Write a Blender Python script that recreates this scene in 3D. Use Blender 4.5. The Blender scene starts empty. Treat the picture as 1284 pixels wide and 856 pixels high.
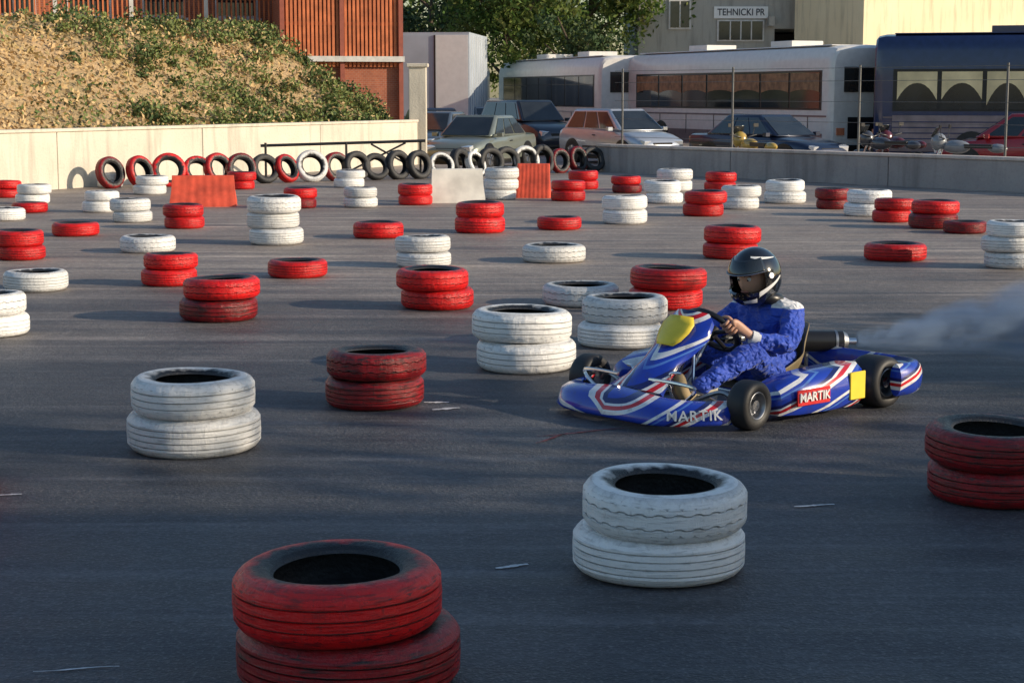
import bpy, math, random, bmesh
from mathutils import Vector, Matrix, noise, Euler
R=random.Random(11)
V=Vector
scene=bpy.context.scene
scene.view_settings.view_transform='Standard'
scene.view_settings.look='None'
scene.view_settings.exposure=0

# ------------------------------------------------------------ materials
def newmat(name):
    m=bpy.data.materials.new(name); m.use_nodes=True
    nt=m.node_tree; b=nt.nodes['Principled BSDF']
    return m,nt,b
def mat(name,col,rough=.6,metal=0,var=.15,scale=6,bump=0,bscale=40,coat=0,spec=.5,alpha=1):
    m,nt,b=newmat(name)
    tc=nt.nodes.new('ShaderNodeTexCoord')
    n=nt.nodes.new('ShaderNodeTexNoise'); n.inputs['Scale'].default_value=scale; n.inputs['Detail'].default_value=4
    nt.links.new(tc.outputs['Object'],n.inputs['Vector'])
    r=nt.nodes.new('ShaderNodeValToRGB')
    r.color_ramp.elements[0].position=.3; r.color_ramp.elements[1].position=.7
    c=V(col)
    r.color_ramp.elements[0].color=(*(c*(1-var)),1)
    r.color_ramp.elements[1].color=(*[min(1,x*(1+var)) for x in c],1)
    nt.links.new(n.outputs['Fac'],r.inputs['Fac'])
    nt.links.new(r.outputs['Color'],b.inputs['Base Color'])
    b.inputs['Roughness'].default_value=rough; b.inputs['Metallic'].default_value=metal
    b.inputs['Coat Weight'].default_value=coat; b.inputs['Coat Roughness'].default_value=.06
    b.inputs['Specular IOR Level'].default_value=spec
    if bump:
        n2=nt.nodes.new('ShaderNodeTexNoise'); n2.inputs['Scale'].default_value=bscale; n2.inputs['Detail'].default_value=4
        nt.links.new(tc.outputs['Object'],n2.inputs['Vector'])
        bp=nt.nodes.new('ShaderNodeBump'); bp.inputs['Strength'].default_value=bump; bp.inputs['Distance'].default_value=.02
        nt.links.new(n2.outputs['Fac'],bp.inputs['Height']); nt.links.new(bp.outputs['Normal'],b.inputs['Normal'])
    return m
def math_node(nt,op,a,b=None,c=None,clamp=False):
    n=nt.nodes.new('ShaderNodeMath'); n.operation=op; n.use_clamp=clamp
    for i,x in enumerate((a,b,c)):
        if x is None: continue
        if isinstance(x,(int,float)): n.inputs[i].default_value=x
        else: nt.links.new(x,n.inputs[i])
    return n.outputs[0]
def mixc(nt,f,a,b):
    n=nt.nodes.new('ShaderNodeMix'); n.data_type='RGBA'
    if isinstance(f,(int,float)): n.inputs[0].default_value=f
    else: nt.links.new(f,n.inputs[0])
    for i,x in ((6,a),(7,b)):
        if isinstance(x,tuple): n.inputs[i].default_value=(*x,1)
        else: nt.links.new(x,n.inputs[i])
    return n.outputs[2]
def mulc(nt,f,a,col):
    n=nt.nodes.new('ShaderNodeMix'); n.data_type='RGBA'; n.blend_type='MULTIPLY'
    nt.links.new(f,n.inputs[0]); nt.links.new(a,n.inputs[6]); n.inputs[7].default_value=(*col,1); return n.outputs[2]
def noise_n(nt,vec,scale,detail=4,rough=.5):
    n=nt.nodes.new('ShaderNodeTexNoise'); n.inputs['Scale'].default_value=scale; n.inputs['Detail'].default_value=detail
    n.inputs['Roughness'].default_value=rough
    nt.links.new(vec,n.inputs['Vector']); return n.outputs['Fac']
def maprange(nt,v,a,b,c=0,d=1):
    n=nt.nodes.new('ShaderNodeMapRange'); n.inputs[1].default_value=a;n.inputs[2].default_value=b
    n.inputs[3].default_value=c;n.inputs[4].default_value=d; nt.links.new(v,n.inputs[0]); return n.outputs[0]
def mapping(nt,vec,scale=(1,1,1),rot=(0,0,0),loc=(0,0,0)):
    n=nt.nodes.new('ShaderNodeMapping'); n.inputs['Scale'].default_value=scale; n.inputs['Rotation'].default_value=rot
    n.inputs['Location'].default_value=loc
    nt.links.new(vec,n.inputs['Vector']); return n.outputs[0]

def tyre_paint(name,col,colw,wearamt,groove,bead):
    m,nt,b=newmat(name)
    tc=nt.nodes.new('ShaderNodeTexCoord'); obj=tc.outputs['Object']
    oi=nt.nodes.new('ShaderNodeObjectInfo')
    off=nt.nodes.new('ShaderNodeVectorMath'); off.operation='ADD'
    cmb=nt.nodes.new('ShaderNodeCombineXYZ')
    rr=math_node(nt,'MULTIPLY',oi.outputs['Random'],37.)
    nt.links.new(rr,cmb.inputs[0]);nt.links.new(rr,cmb.inputs[1])
    nt.links.new(obj,off.inputs[0]);nt.links.new(cmb.outputs[0],off.inputs[1])
    vec=off.outputs[0]
    sep=nt.nodes.new('ShaderNodeSeparateXYZ'); nt.links.new(obj,sep.inputs[0])
    rad=math_node(nt,'SQRT',math_node(nt,'ADD',math_node(nt,'POWER',math_node(nt,'ABSOLUTE',sep.outputs[0]),2.),math_node(nt,'POWER',math_node(nt,'ABSOLUTE',sep.outputs[1]),2.)))
    az=math_node(nt,'ABSOLUTE',sep.outputs[2])
    n1=noise_n(nt,vec,7,4)
    streak=noise_n(nt,mapping(nt,vec,(3,3,30)),2.2,5,.6)
    speck=noise_n(nt,mapping(nt,vec,(14,14,5)),2,6,.7)
    base=mixc(nt,n1,col,colw)
    w=maprange(nt,streak,.56-.06*wearamt,.66,0,min(1,.8*wearamt))
    base=mixc(nt,w,base,(.018,.014,.014))
    w2=maprange(nt,speck,.58,.70,0,.6*wearamt)
    base=mixc(nt,w2,base,(.03,.025,.025))
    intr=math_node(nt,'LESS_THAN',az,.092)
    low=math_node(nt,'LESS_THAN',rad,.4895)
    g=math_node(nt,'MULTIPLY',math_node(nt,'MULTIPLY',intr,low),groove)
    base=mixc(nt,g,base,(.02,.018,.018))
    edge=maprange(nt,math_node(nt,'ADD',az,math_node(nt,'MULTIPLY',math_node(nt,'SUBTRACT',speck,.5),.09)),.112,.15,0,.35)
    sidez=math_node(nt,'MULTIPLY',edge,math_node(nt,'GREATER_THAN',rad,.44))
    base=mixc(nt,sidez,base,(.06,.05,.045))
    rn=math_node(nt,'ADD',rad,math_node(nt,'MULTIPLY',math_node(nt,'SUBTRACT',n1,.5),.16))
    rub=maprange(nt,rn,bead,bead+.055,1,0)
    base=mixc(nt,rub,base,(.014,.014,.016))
    dark=math_node(nt,'MULTIPLY_ADD',oi.outputs['Random'],.35,.78)
    hs=nt.nodes.new('ShaderNodeHueSaturation'); nt.links.new(base,hs.inputs['Color']); nt.links.new(dark,hs.inputs['Value'])
    nt.links.new(hs.outputs[0],b.inputs['Base Color'])
    nt.links.new(maprange(nt,speck,.3,.7,.22,.52),b.inputs['Roughness'])
    b.inputs['Specular IOR Level'].default_value=.4
    bp=nt.nodes.new('ShaderNodeBump'); bp.inputs['Strength'].default_value=.4; bp.inputs['Distance'].default_value=.02
    nt.links.new(math_node(nt,'ADD',speck,math_node(nt,'MULTIPLY',streak,.7)),bp.inputs['Height']); nt.links.new(bp.outputs[0],b.inputs['Normal'])
    return m
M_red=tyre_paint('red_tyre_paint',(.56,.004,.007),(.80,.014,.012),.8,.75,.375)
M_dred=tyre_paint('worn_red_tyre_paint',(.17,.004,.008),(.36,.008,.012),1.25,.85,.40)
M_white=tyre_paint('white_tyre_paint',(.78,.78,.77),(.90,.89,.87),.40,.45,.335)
M_blk=mat('worn_rubber',(.025,.025,.027),.6,bump=.4,var=.4)
M_rubber=mat('rubber',(.018,.018,.02),.55,var=.3)
M_chrome=mat('polished_metal',(.7,.7,.72),.22,1,var=.05)
M_steel=mat('dull_steel',(.32,.33,.35),.42,1,var=.15)
M_pole=mat('galvanised_pole',(.12,.12,.12),.5,.3)
M_black=mat('black_plastic',(.014,.014,.016),.35,var=.2)
M_glossblk=mat('gloss_black',(.008,.008,.01),.10,var=.1,coat=1)
M_glass=mat('dark_glass',(.02,.024,.028),.07,var=.3,scale=2,spec=.8)
M_whitep=mat('white_paint',(.78,.78,.77),.35,var=.05,coat=.3)
M_cream=mat('cream_curtain',(.80,.66,.38),.7,var=.25,scale=1.5)

# ------------------------------------------------------------ mesh builder
class MB:
    def __init__(s): s.v=[];s.f=[];s.m=[];s.mats=[]
    def mi(s,m):
        if m not in s.mats: s.mats.append(m)
        return s.mats.index(m)
    def add(s,vs,fs,m):
        o=len(s.v); s.v+= [V(x) for x in vs]; k=s.mi(m)
        for f in fs: s.f.append([i+o for i in f]); s.m.append(k)
    def box(s,c,size,m,rot=None,taper=1):
        x,y,z=[a/2 for a in size]; c=V(c)
        vs=[V((sx*x*(taper if sz>0 else 1),sy*y*(taper if sz>0 else 1),sz*z)) for sx in(-1,1) for sy in(-1,1) for sz in(-1,1)]
        if rot: 
            e=Euler(rot).to_matrix(); vs=[e@v for v in vs]
        s.add([v+c for v in vs],[(0,1,3,2),(4,6,7,5),(0,4,5,1),(2,3,7,6),(0,2,6,4),(1,5,7,3)],m)
    def cyl(s,p0,p1,r0,r1,m,n=16,cap=True):
        p0=V(p0);p1=V(p1);d=(p1-p0).normalized()
        a=d.orthogonal().normalized();b=d.cross(a)
        vs=[];fs=[]
        for p,r in((p0,r0),(p1,r1)):
            for i in range(n):
                t=2*math.pi*i/n; vs.append(p+(a*math.cos(t)+b*math.sin(t))*r)
        for i in range(n): fs.append((i,(i+1)%n,n+(i+1)%n,n+i))
        if cap: fs.append(tuple(range(n))[::-1]); fs.append(tuple(range(n,2*n)))
        s.add(vs,fs,m)
    def tube(s,pts,r,m,n=8,sub=5,closed=False):
        P=[V(p) for p in pts]; Q=[]
        k=len(P)
        rng=range(k if closed else k-1)
        for i in rng:
            if closed: p0,p1,p2,p3=P[i-1],P[i],P[(i+1)%k],P[(i+2)%k]
            else: p0,p1,p2,p3=P[max(i-1,0)],P[i],P[i+1],P[min(i+2,k-1)]
            for j in range(sub):
                t=j/sub
                Q.append(.5*((2*p1)+(-p0+p2)*t+(2*p0-5*p1+4*p2-p3)*t*t+(-p0+3*p1-3*p2+p3)*t**3))
        if not closed: Q.append(P[-1])
        rings=[];a=None
        for i,q in enumerate(Q):
            if closed: d=Q[(i+1)%len(Q)]-Q[i-1]
            else: d=Q[min(i+1,len(Q)-1)]-Q[max(i-1,0)]
            if d.length<1e-9: d=V((0,0,1))
            d.normalize()
            if a is None: a=d.orthogonal().normalized()
            else:
                a=(a-d*a.dot(d)).normalized()
            b=d.cross(a); rr=r(i/(len(Q)-1)) if callable(r) else r
            rings.append([q+(a*math.cos(2*math.pi*j/n)+b*math.sin(2*math.pi*j/n))*rr for j in range(n)])
        s.loft(rings,m,True,not closed,loop=closed)
    def loft(s,rings,m,closed=True,caps=True,loop=False):
        n=len(rings[0]); vs=[p for r in rings for p in r]; fs=[]
        K=len(rings)
        for i in range(K if loop else K-1):
            i2=(i+1)%K
            for j in range(n if closed else n-1):
                j2=(j+1)%n
                fs.append((i*n+j,i*n+j2,i2*n+j2,i2*n+j))
        if caps and closed:
            fs.append(tuple(range(n))[::-1]); fs.append(tuple((K-1)*n+j for j in range(n)))
        s.add(vs,fs,m)
    def quad(s,a,b,c,d,m): s.add([a,b,c,d],[(0,1,2,3)],m)
    def lathe(s,prof,m,n=32,mtx=None,closedprof=False):
        rings=[]
        for i in range(n):
            t=2*math.pi*i/n
            ring=[V((r*math.cos(t),r*math.sin(t),z)) for r,z in prof]
            if mtx: ring=[mtx@p for p in ring]
            rings.append(ring)
        s.loft(rings,m,closedprof,False,loop=True)
    def obj(s,name,parent=None,smooth=True,ang=40,loc=None,rot=None,fix=True):
        me=bpy.data.meshes.new(name); me.from_pydata([tuple(v) for v in s.v],[],s.f)
        for m in s.mats: me.materials.append(m)
        me.polygons.foreach_set('material_index',s.m)
        if fix:
            bm=bmesh.new(); bm.from_mesh(me); bmesh.ops.recalc_face_normals(bm,faces=bm.faces); bm.to_mesh(me); bm.free()
        if smooth:
            me.polygons.foreach_set('use_smooth',[True]*len(me.polygons)); me.set_sharp_from_angle(angle=math.radians(ang))
        o=bpy.data.objects.new(name,me); scene.collection.objects.link(o)
        if parent: o.parent=parent
        if loc: o.location=loc
        if rot: o.rotation_euler=rot
        return o
def empty(name,loc=(0,0,0),rotz=0):
    e=bpy.data.objects.new(name,None); e.empty_display_size=.2; scene.collection.objects.link(e); e.location=loc; e.rotation_euler=(0,0,rotz); return e
def inst(mesh,name,parent=None,loc=(0,0,0),rot=(0,0,0),sc=(1,1,1)):
    o=bpy.data.objects.new(name,mesh); scene.collection.objects.link(o); o.parent=parent; o.location=loc;o.rotation_euler=rot;o.scale=sc; return o
def bevel(o,w,seg=2):
    b=o.modifiers.new('bevel','BEVEL'); b.width=w;b.segments=seg;b.limit_method='ANGLE'; b.angle_limit=math.radians(35)
def subd(o,n=1):
    m=o.modifiers.new('sub','SUBSURF'); m.levels=n;m.render_levels=n
def sstep(t): t=max(0,min(1,t)); return t*t*(3-2*t)

# ------------------------------------------------------------ ground
LOT=[(-90,44),(-2.4,43.7),(2,39.5),(8.9,31.1),(30,5.6),(110,-90)]
def lotline(x):
    for (a,b),(c,d) in zip(LOT,LOT[1:]):
        if x<=c: return b+(d-b)*(x-a)/(c-a)
    return -90
def gz(x,y): return -.25*sstep((y-lotline(x)-.1)/1.2)
def asphalt():
    m,nt,b=newmat('asphalt')
    tc=nt.nodes.new('ShaderNodeTexCoord'); o=tc.outputs['Object']
    sp=nt.nodes.new('ShaderNodeSeparateXYZ'); nt.links.new(o,sp.inputs[0])
    big=noise_n(nt,o,.22,3,.55); mid=noise_n(nt,o,1.6,5,.7); fine=noise_n(nt,o,60,2,.7); grit=noise_n(nt,o,17,3,.7)
    st=noise_n(nt,mapping(nt,o,(.22,2.6,1),(0,0,math.radians(14))),1.4,4,.62)
    st2=noise_n(nt,mapping(nt,o,(.14,3.4,1),(0,0,math.radians(-30))),1.2,4,.65)
    lit_zone=maprange(nt,math_node(nt,'ADD',sp.outputs[1],math_node(nt,'MULTIPLY',math_node(nt,'SUBTRACT',big,.5),12.)),10.5,18.)  # sunlit far tone and shaded near tone are painted into the asphalt colour
    shade_col=mixc(nt,maprange(nt,big,.35,.65),(.046,.049,.058),(.080,.082,.090))
    lit_col=mixc(nt,maprange(nt,big,.35,.65),(.25,.205,.175),(.33,.28,.24))
    c=mixc(nt,lit_zone,shade_col,lit_col)
    c=mulc(nt,maprange(nt,mid,.40,.70,0,.7),c,(.55,.55,.58))
    c=mulc(nt,maprange(nt,st,.50,.63,0,.75),c,(.45,.45,.48))
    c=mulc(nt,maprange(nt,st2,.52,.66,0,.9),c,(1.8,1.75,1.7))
    c=mulc(nt,maprange(nt,grit,.48,.66,0,.8),c,(1.6,1.6,1.6))
    c=mixc(nt,maprange(nt,fine,.54,.76,0,.55),c,(.28,.27,.26))
    c=mixc(nt,maprange(nt,fine,.28,.42,.55,0),c,(.018,.018,.02))
    nt.links.new(c,b.inputs['Base Color'])
    nt.links.new(maprange(nt,st,.4,.65,.68,.50),b.inputs['Roughness'])
    b.inputs['Specular IOR Level'].default_value=.45
    bp=nt.nodes.new('ShaderNodeBump'); bp.inputs['Strength'].default_value=.6; bp.inputs['Distance'].default_value=.012
    nt.links.new(math_node(nt,'ADD',fine,grit),bp.inputs['Height']); nt.links.new(bp.outputs[0],b.inputs['Normal'])
    return m
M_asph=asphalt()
xs=[-400,-200,-100,-60,-40,-30]+[x*.8 for x in range(-25,45)]+[40,50,70,110,200,400]
ys=[-400,-150,-60,-30,-10,0,5,10,15,20,24]+[24+.6*i for i in range(1,45)]+[54,60,70,90,130,200,400,900]
g=MB()
vs=[(x,y,gz(x,y)) for y in ys for x in xs]; nx=len(xs)
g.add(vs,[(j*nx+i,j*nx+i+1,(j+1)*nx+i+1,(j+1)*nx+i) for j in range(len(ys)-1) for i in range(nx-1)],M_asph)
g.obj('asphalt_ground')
M_mark=mat('faded_marking',(.62,.62,.63),.8,var=.3,scale=20)
M_scuff=mat('red_scuff',(.16,.03,.04),.8,var=.5,scale=20)
def scrap(x,y,l,w,a,m=M_mark,bend=.05):
    e=MB(); c,s=math.cos(a),math.sin(a); n=15; L=[];Rr=[]
    for i in range(n):
        t=i/(n-1)-.5; ww=w*(1-abs(t)*1.2)*R.uniform(.5,1.1)
        px,py=t*l,bend*l*math.sin(t*4)
        L.append((x+c*px-s*(py+ww),y+s*px+c*(py+ww),.004)); Rr.append((x+c*px-s*(py-ww),y+s*px+c*(py-ww),.004))
    for i in range(n-1): e.quad(L[i],L[i+1],Rr[i+1],Rr[i],m)
    return e.obj('paint_mark',smooth=False)
for a in [(0,6.2,.13,.020,.35),(1.26,7.15,.18,.018,.15),(-.36,9.42,.16,.030,.3),(-.42,9.62,.14,.025,-.1),(-2.15,7.35,.1,.016,.1),(-1.3,5.05,.25,.006,.1)]: scrap(*a)
scrap(.35,8.75,.5,.012,.35,M_scuff); scrap(.2,8.6,.3,.010,.9,M_scuff)

# ------------------------------------------------------------ tyres
def tyre_mesh(name,m,variant):
    up=[(.315,.122),(.335,.138),(.375,.149),(.415,.150),(.445,.143),(.466,.129),(.480,.112),(.489,.098)]
    if variant==0: gs=[.055,0,-.055]; gw=.006
    elif variant==1: gs=[.045,-.045]; gw=.006
    else: gs=[.068,.024,-.024,-.068]; gw=.005
    tread=[(.4955,.088)]
    for z in gs:
        tread+=[(.499-.05*abs(z),z+gw),(.484,z+gw*.6),(.484,z-gw*.6),(.499-.05*abs(z),z-gw)]
    tread+=[(.4955,-.088)]
    prof=up+tread+[(r,-z) for r,z in reversed(up)]
    nout=len(prof)-1
    prof+=[(.30,-.108),(.33,-.10),(.42,-.105),(.462,-.07),(.468,0),(.462,.07),(.42,.105),(.33,.10),(.30,.108)]
    b=MB(); n=108; rings=[]
    for i in range(n):
        t=2*math.pi*i/n; ring=[]
        for k,(r,z) in enumerate(prof):
            rr=r; zz=z
            if variant==0 and .075<abs(z)<.115 and r>.479 and i%4==0: rr-=.006
            if variant==1:
                if r>.495 and abs(z)<.055: zz=z+.006*(1 if i%4<2 else -1)
                if .075<abs(z)<.115 and r>.479 and i%3==0: rr-=.006
            w=1+.004*math.sin(t*3+variant)
            zz=zz+.005*math.sin(t*2+variant*2)
            ring.append(V((rr*w*math.cos(t),rr*w*math.sin(t),zz)))
        rings.append(ring)
    b.loft(rings,m,True,False,loop=True)
    k2=b.mi(M_blk); P=len(prof)
    for fi in range(len(b.f)):
        if fi%P>=nout: b.m[fi]=k2
    me=b.obj(name,ang=32); d=me.data; bpy.data.objects.remove(me); return d
TY={'R':[tyre_mesh('red_tyre',M_red,i) for i in range(3)],'D':[tyre_mesh('worn_red_tyre',M_dred,i) for i in range(3)],'W':[tyre_mesh('white_tyre',M_white,i) for i in range(3)],'B':[tyre_mesh('black_tyre',M_blk,i) for i in range(2)]}
def stack(x,y,D,cols,hs=1.0,var=None):
    nm='tyre' if len(cols)==1 else 'tyre_stack'
    e=empty(nm,(x,y,0),R.uniform(0,6.28)); z=0
    for i,c in enumerate(cols):
        d=D*R.uniform(.95,1.05)
        th=.30*d*hs*R.uniform(.92,1.06)
        k=var[i] if var else R.randrange(3)
        inst(TY[c][k],('white' if c=='W' else 'red')+'_tyre_'+str(i+1),e,(R.uniform(-.04,.04)*(i>0),R.uniform(-.04,.04)*(i>0),z+th/2+.001),(R.uniform(-.025,.025)*(i>0),R.uniform(-.025,.025)*(i>0),R.uniform(0,6)),(d,d,th/.30))
        z+=th*.985
    return e
S=[(-.48,4.98,.63,'DR'),(.53,6.18,.60,'WW'),(2.07,7.33,.58,'DD'),(-1.54,8.37,.62,'WW'),(-2.55,7.66,.52,'RR'),(-.76,9.59,.57,'DD'),(.09,10.88,.63,'WW'),(.74,11.9,.60,'WW'),(.56,14.26,.66,'W'),(1.24,14.06,.62,'RR'),(-2.24,13.31,.57,'DR'),(-.6,14.04,.57,'RR'),(-3.73,12.43,.54,'WW'),(-3.09,15.75,.5,'RR'),(-4.18,15.33,.55,'W'),(-2.02,16.46,.56,'R'),(-.88,17.44,.57,'WW'),(.43,17.98,.66,'W'),(2.29,18.37,.59,'RR'),(3.97,18.14,.64,'R'),(4.98,17.35,.56,'WWW'),(-3.97,19.1,.59,'W')]
for i,(x,y,D,c) in enumerate(S): stack(x,y,D,c,hs=.95,var=([2,1] if i==1 else [2,0] if i==0 else None))
far="-27,201,62,WWW;-51,182,50,RR;-53,213,58,R;-16,210,59,R;-4,218,60,RR;6,223,59,R;15,233,61,WW;-42,225,53,RR;-51,236,54,WW;-60,256,52,WW;-62,301,57,WW;-75,275,52,WW;-84,292,50,RR;-70,255,50,R;-69,239,55,W;-32,265,50,DR;-15,273,54,RR;-23,267,53,WW;-30,324,56,WW;-2,287,55,WWW;9,283,56,RR;20,306,53,DR;24,277,60,WW;29,313,62,WW;27,248,60,RR;34,263,62,WW;43,277,64,WW;48,263,50,DD;50,248,62,WW;51,236,52,RR;54,225,60,DR;56,217,54,D;-49,318,52,RR;37,313,57,RR;13,318,52,RR;-74,324,48,WW"
for t in far.split(';'):
    a,b,c,d=t.split(','); stack(int(a)/10,int(b)/10,int(c)/100,d)
tb=empty('tyre_barrier')
path=[V(p) for p in [(-7.3,32.0),(-5.4,33.4),(-3.7,34.6),(-1.6,35.8),(0,37.4),(1.9,39.0)]]
k=0;acc=0
for p,q in zip(path,path[1:]):
    L=(q-p).length; t=acc
    while t<L:
        pt=p.lerp(q,t/L); d=(q-p).normalized(); ang=math.atan2(d.y,d.x)
        D=R.uniform(.54,.66); c='BDRBBWRB'[R.randrange(8)]
        me=TY[c][R.randrange(2)]
        inst(me,'standing_tyre_%d'%k,tb,(pt.x,pt.y,D*.47),(math.radians(90-R.uniform(8,24)),0,ang+R.uniform(-.35,.35)),(D,D,D))
        k+=1; t+=R.uniform(.42,.6)
    acc=t-L

# ------------------------------------------------------------ plastic barriers
M_orange=mat('orange_plastic',(.66,.085,.04),.6,var=.3,scale=5,bump=.15,bscale=12)
M_whiteb=mat('cream_plastic',(.74,.70,.62),.6,var=.18,scale=4)
def barrier(x,y,w,h,m,rz,ribs):
    b=MB(); n=8; rings=[]
    for i in range(n*4+1):
        t=i/(n*4); X=(t-.5)*w; k=.006*ribs*(.5+.5*math.cos(t*n*2*math.pi))
        rings.append([V((X,-.22+k,0)),V((X,-.20+k,.08)),V((X*.95,-.09+k,h*.55)),V((X*.93,-.075+k,h-.02)),V((X*.93,-.05,h)),V((X*.93,.05,h)),V((X*.93,.075-k,h-.02)),V((X*.95,.09-k,h*.55)),V((X,.20-k,.08)),V((X,.22-k,0))])
    b.loft(rings,m); 
    return b.obj('traffic_barrier',loc=(x,y,0),rot=(0,0,rz),ang=50)
barrier(-4.72,26.9,1.0,.47,M_orange,.12,1);barrier(.36,29.2,.56,.56,M_orange,-.1,1);barrier(-.87,27.9,.86,.53,M_whiteb,.1,0)

# ------------------------------------------------------------ walls
def concrete(name,c1,c2,sc=.8):
    m,nt,b=newmat(name); tc=nt.nodes.new('ShaderNodeTexCoord'); o=tc.outputs['Object']
    a=noise_n(nt,o,sc,4,.6); s_=noise_n(nt,mapping(nt,o,(3,3,.35)),1.2,4,.6); f=noise_n(nt,o,25,3,.6)
    c=mixc(nt,maprange(nt,a,.3,.7),c1,c2)
    c=mixc(nt,maprange(nt,s_,.5,.72,0,.55),c,tuple(x*.42 for x in c1))
    c=mixc(nt,maprange(nt,f,.5,.8,0,.35),c,tuple(x*.6 for x in c1))
    nt.links.new(c,b.inputs['Base Color']); b.inputs['Roughness'].default_value=.85
    bp=nt.nodes.new('ShaderNodeBump'); bp.inputs['Strength'].default_value=.4;bp.inputs['Distance'].default_value=.02
    nt.links.new(f,bp.inputs['Height']); nt.links.new(bp.outputs[0],b.inputs['Normal']); return m
M_wall=concrete('pale_render',(.58,.53,.44),(.70,.64,.53))
M_conc=concrete('grey_concrete',(.32,.29,.28),(.44,.40,.38))
dL=V((.464,.886,0)); nL=V((-.886,.464,0)); A=V((-8.9,30.6,0))
def wall(name,p,q,h,t,m,cap,joint=4.0):
    p=V((*p,0));q=V((*q,0)); L=(q-p).length; ang=math.atan2(q.y-p.y,q.x-p.x)
    e=empty(name,p,ang); b=MB(); n=int(L/joint)
    for i in range(n):
        b.box(((i+.5)*L/n,0,h/2-.2),(L/n-.015,t+R.uniform(-.006,.006),h+.4),m)
    b.box((L/2,0,h/2-.25),(L-.1,t*.7,h+.3),m)
    o=b.obj('wall_panels',e,smooth=False); bevel(o,.008,1)
    c=MB(); c.box((L/2,0,h+.033),(L+.04,t+.05,.06),cap); oc=c.obj('coping',e,smooth=False); bevel(oc,.01,1)
    return e
P0=A-dL*24; P1=A+dL*14.0
wall('boundary_wall',(P0.x,P0.y),(P1.x,P1.y),1.02,.25,M_wall,M_wall)
wall('low_concrete_wall',(2.0,39.2),(22.5,14.3),.54,.28,M_conc,concrete('coping_concrete',(.60,.50,.44),(.70,.60,.53)))
b=MB(); b.box((0,0,1.1),(.42,.42,2.5),M_wall); b.box((0,0,2.39),(.52,.52,.09),M_wall); o=b.obj('gate_pillar',loc=(-2.3,43.3,0),smooth=False); bevel(o,.015)
b=MB(); b.cyl((-5.1,35.8,.66),(-1.8,36.6,.74),.03,.03,M_black); 
for x,y in((-5.0,35.8),(-3.4,36.2),(-1.9,36.6)): b.cyl((x,y,0),(x,y,.72),.025,.025,M_black)
b.cyl((-3.4,36.2,.1),(-2.2,36.5,.7),.02,.02,M_black); b.cyl((-2.9,36.3,.68),(-1.9,36.6,.1),.02,.02,M_black)
b.obj('metal_railing')
b=MB()
fd=V((.635,-.773,0)); fp=V((2.3,39.6,0))
for i in range(8):
    p=fp+fd*(i*3.35+.25); b.cyl(p+V((0,0,-.3)),p+V((0,0,2.25)),.024,.024,M_pole,10)
for z in [.75,1.15,1.55,1.95,2.2]:
    p=fp+V((0,0,z)); b.cyl(p,p+fd*24,.005,.005,M_pole,5)
b.obj('wire_fence')

# ------------------------------------------------------------ foliage helpers
def leafmat(name,c1,c2,c3,trans=True):
    m,nt,b=newmat(name); tc=nt.nodes.new('ShaderNodeTexCoord'); ge=nt.nodes.new('ShaderNodeNewGeometry')
    n=noise_n(nt,tc.outputs['Object'],.9,2,.6)
    c=mixc(nt,ge.outputs['Random Per Island'],c1,c2); c=mixc(nt,maprange(nt,n,.45,.65),c,c3)
    nt.links.new(c,b.inputs['Base Color']); b.inputs['Roughness'].default_value=.6
    b.inputs['Specular IOR Level'].default_value=.2
    if trans:
        tr=nt.nodes.new('ShaderNodeBsdfTranslucent'); nt.links.new(c,tr.inputs['Color'])
        mx=nt.nodes.new('ShaderNodeMixShader'); mx.inputs[0].default_value=.35
        nt.links.new(b.outputs[0],mx.inputs[1]);nt.links.new(tr.outputs[0],mx.inputs[2])
        nt.links.new(mx.outputs[0],nt.nodes['Material Output'].inputs['Surface'])
    return m
M_leaf=leafmat('green_leaves',(.07,.14,.03),(.15,.21,.05),(.17,.18,.05))
M_leafd=leafmat('dark_leaves',(.03,.06,.025),(.05,.085,.03),(.06,.075,.025),False)
M_bush=leafmat('bush_leaves',(.11,.16,.05),(.20,.23,.08),(.17,.20,.06),False)
M_bush2=leafmat('deep_bush_leaves',(.05,.09,.03),(.10,.14,.05),(.08,.11,.035),False)
M_dry=leafmat('dry_grass',(.50,.34,.17),(.62,.44,.23),(.42,.31,.14),False)
M_bark=mat('bark',(.09,.065,.045),.9,var=.4,bump=.6,bscale=15)
def leafquad(b,p,s,k,rr,up=0):
    d=V((rr.gauss(0,1),rr.gauss(0,1),rr.gauss(0,1)+up)).normalized(); a=d.orthogonal().normalized(); c=d.cross(a)
    t=rr.uniform(0,6.28); a,c=a*math.cos(t)+c*math.sin(t),c*math.cos(t)-a*math.sin(t)
    L=s*rr.uniform(.7,1.3); W=L*.5; o=len(b.v)
    b.v+=[p-a*L*.5,p+c*W*.5,p+a*L*.5,p-c*W*.5]; b.f.append([o,o+1,o+2,o+3]); b.m.append(k)
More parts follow.
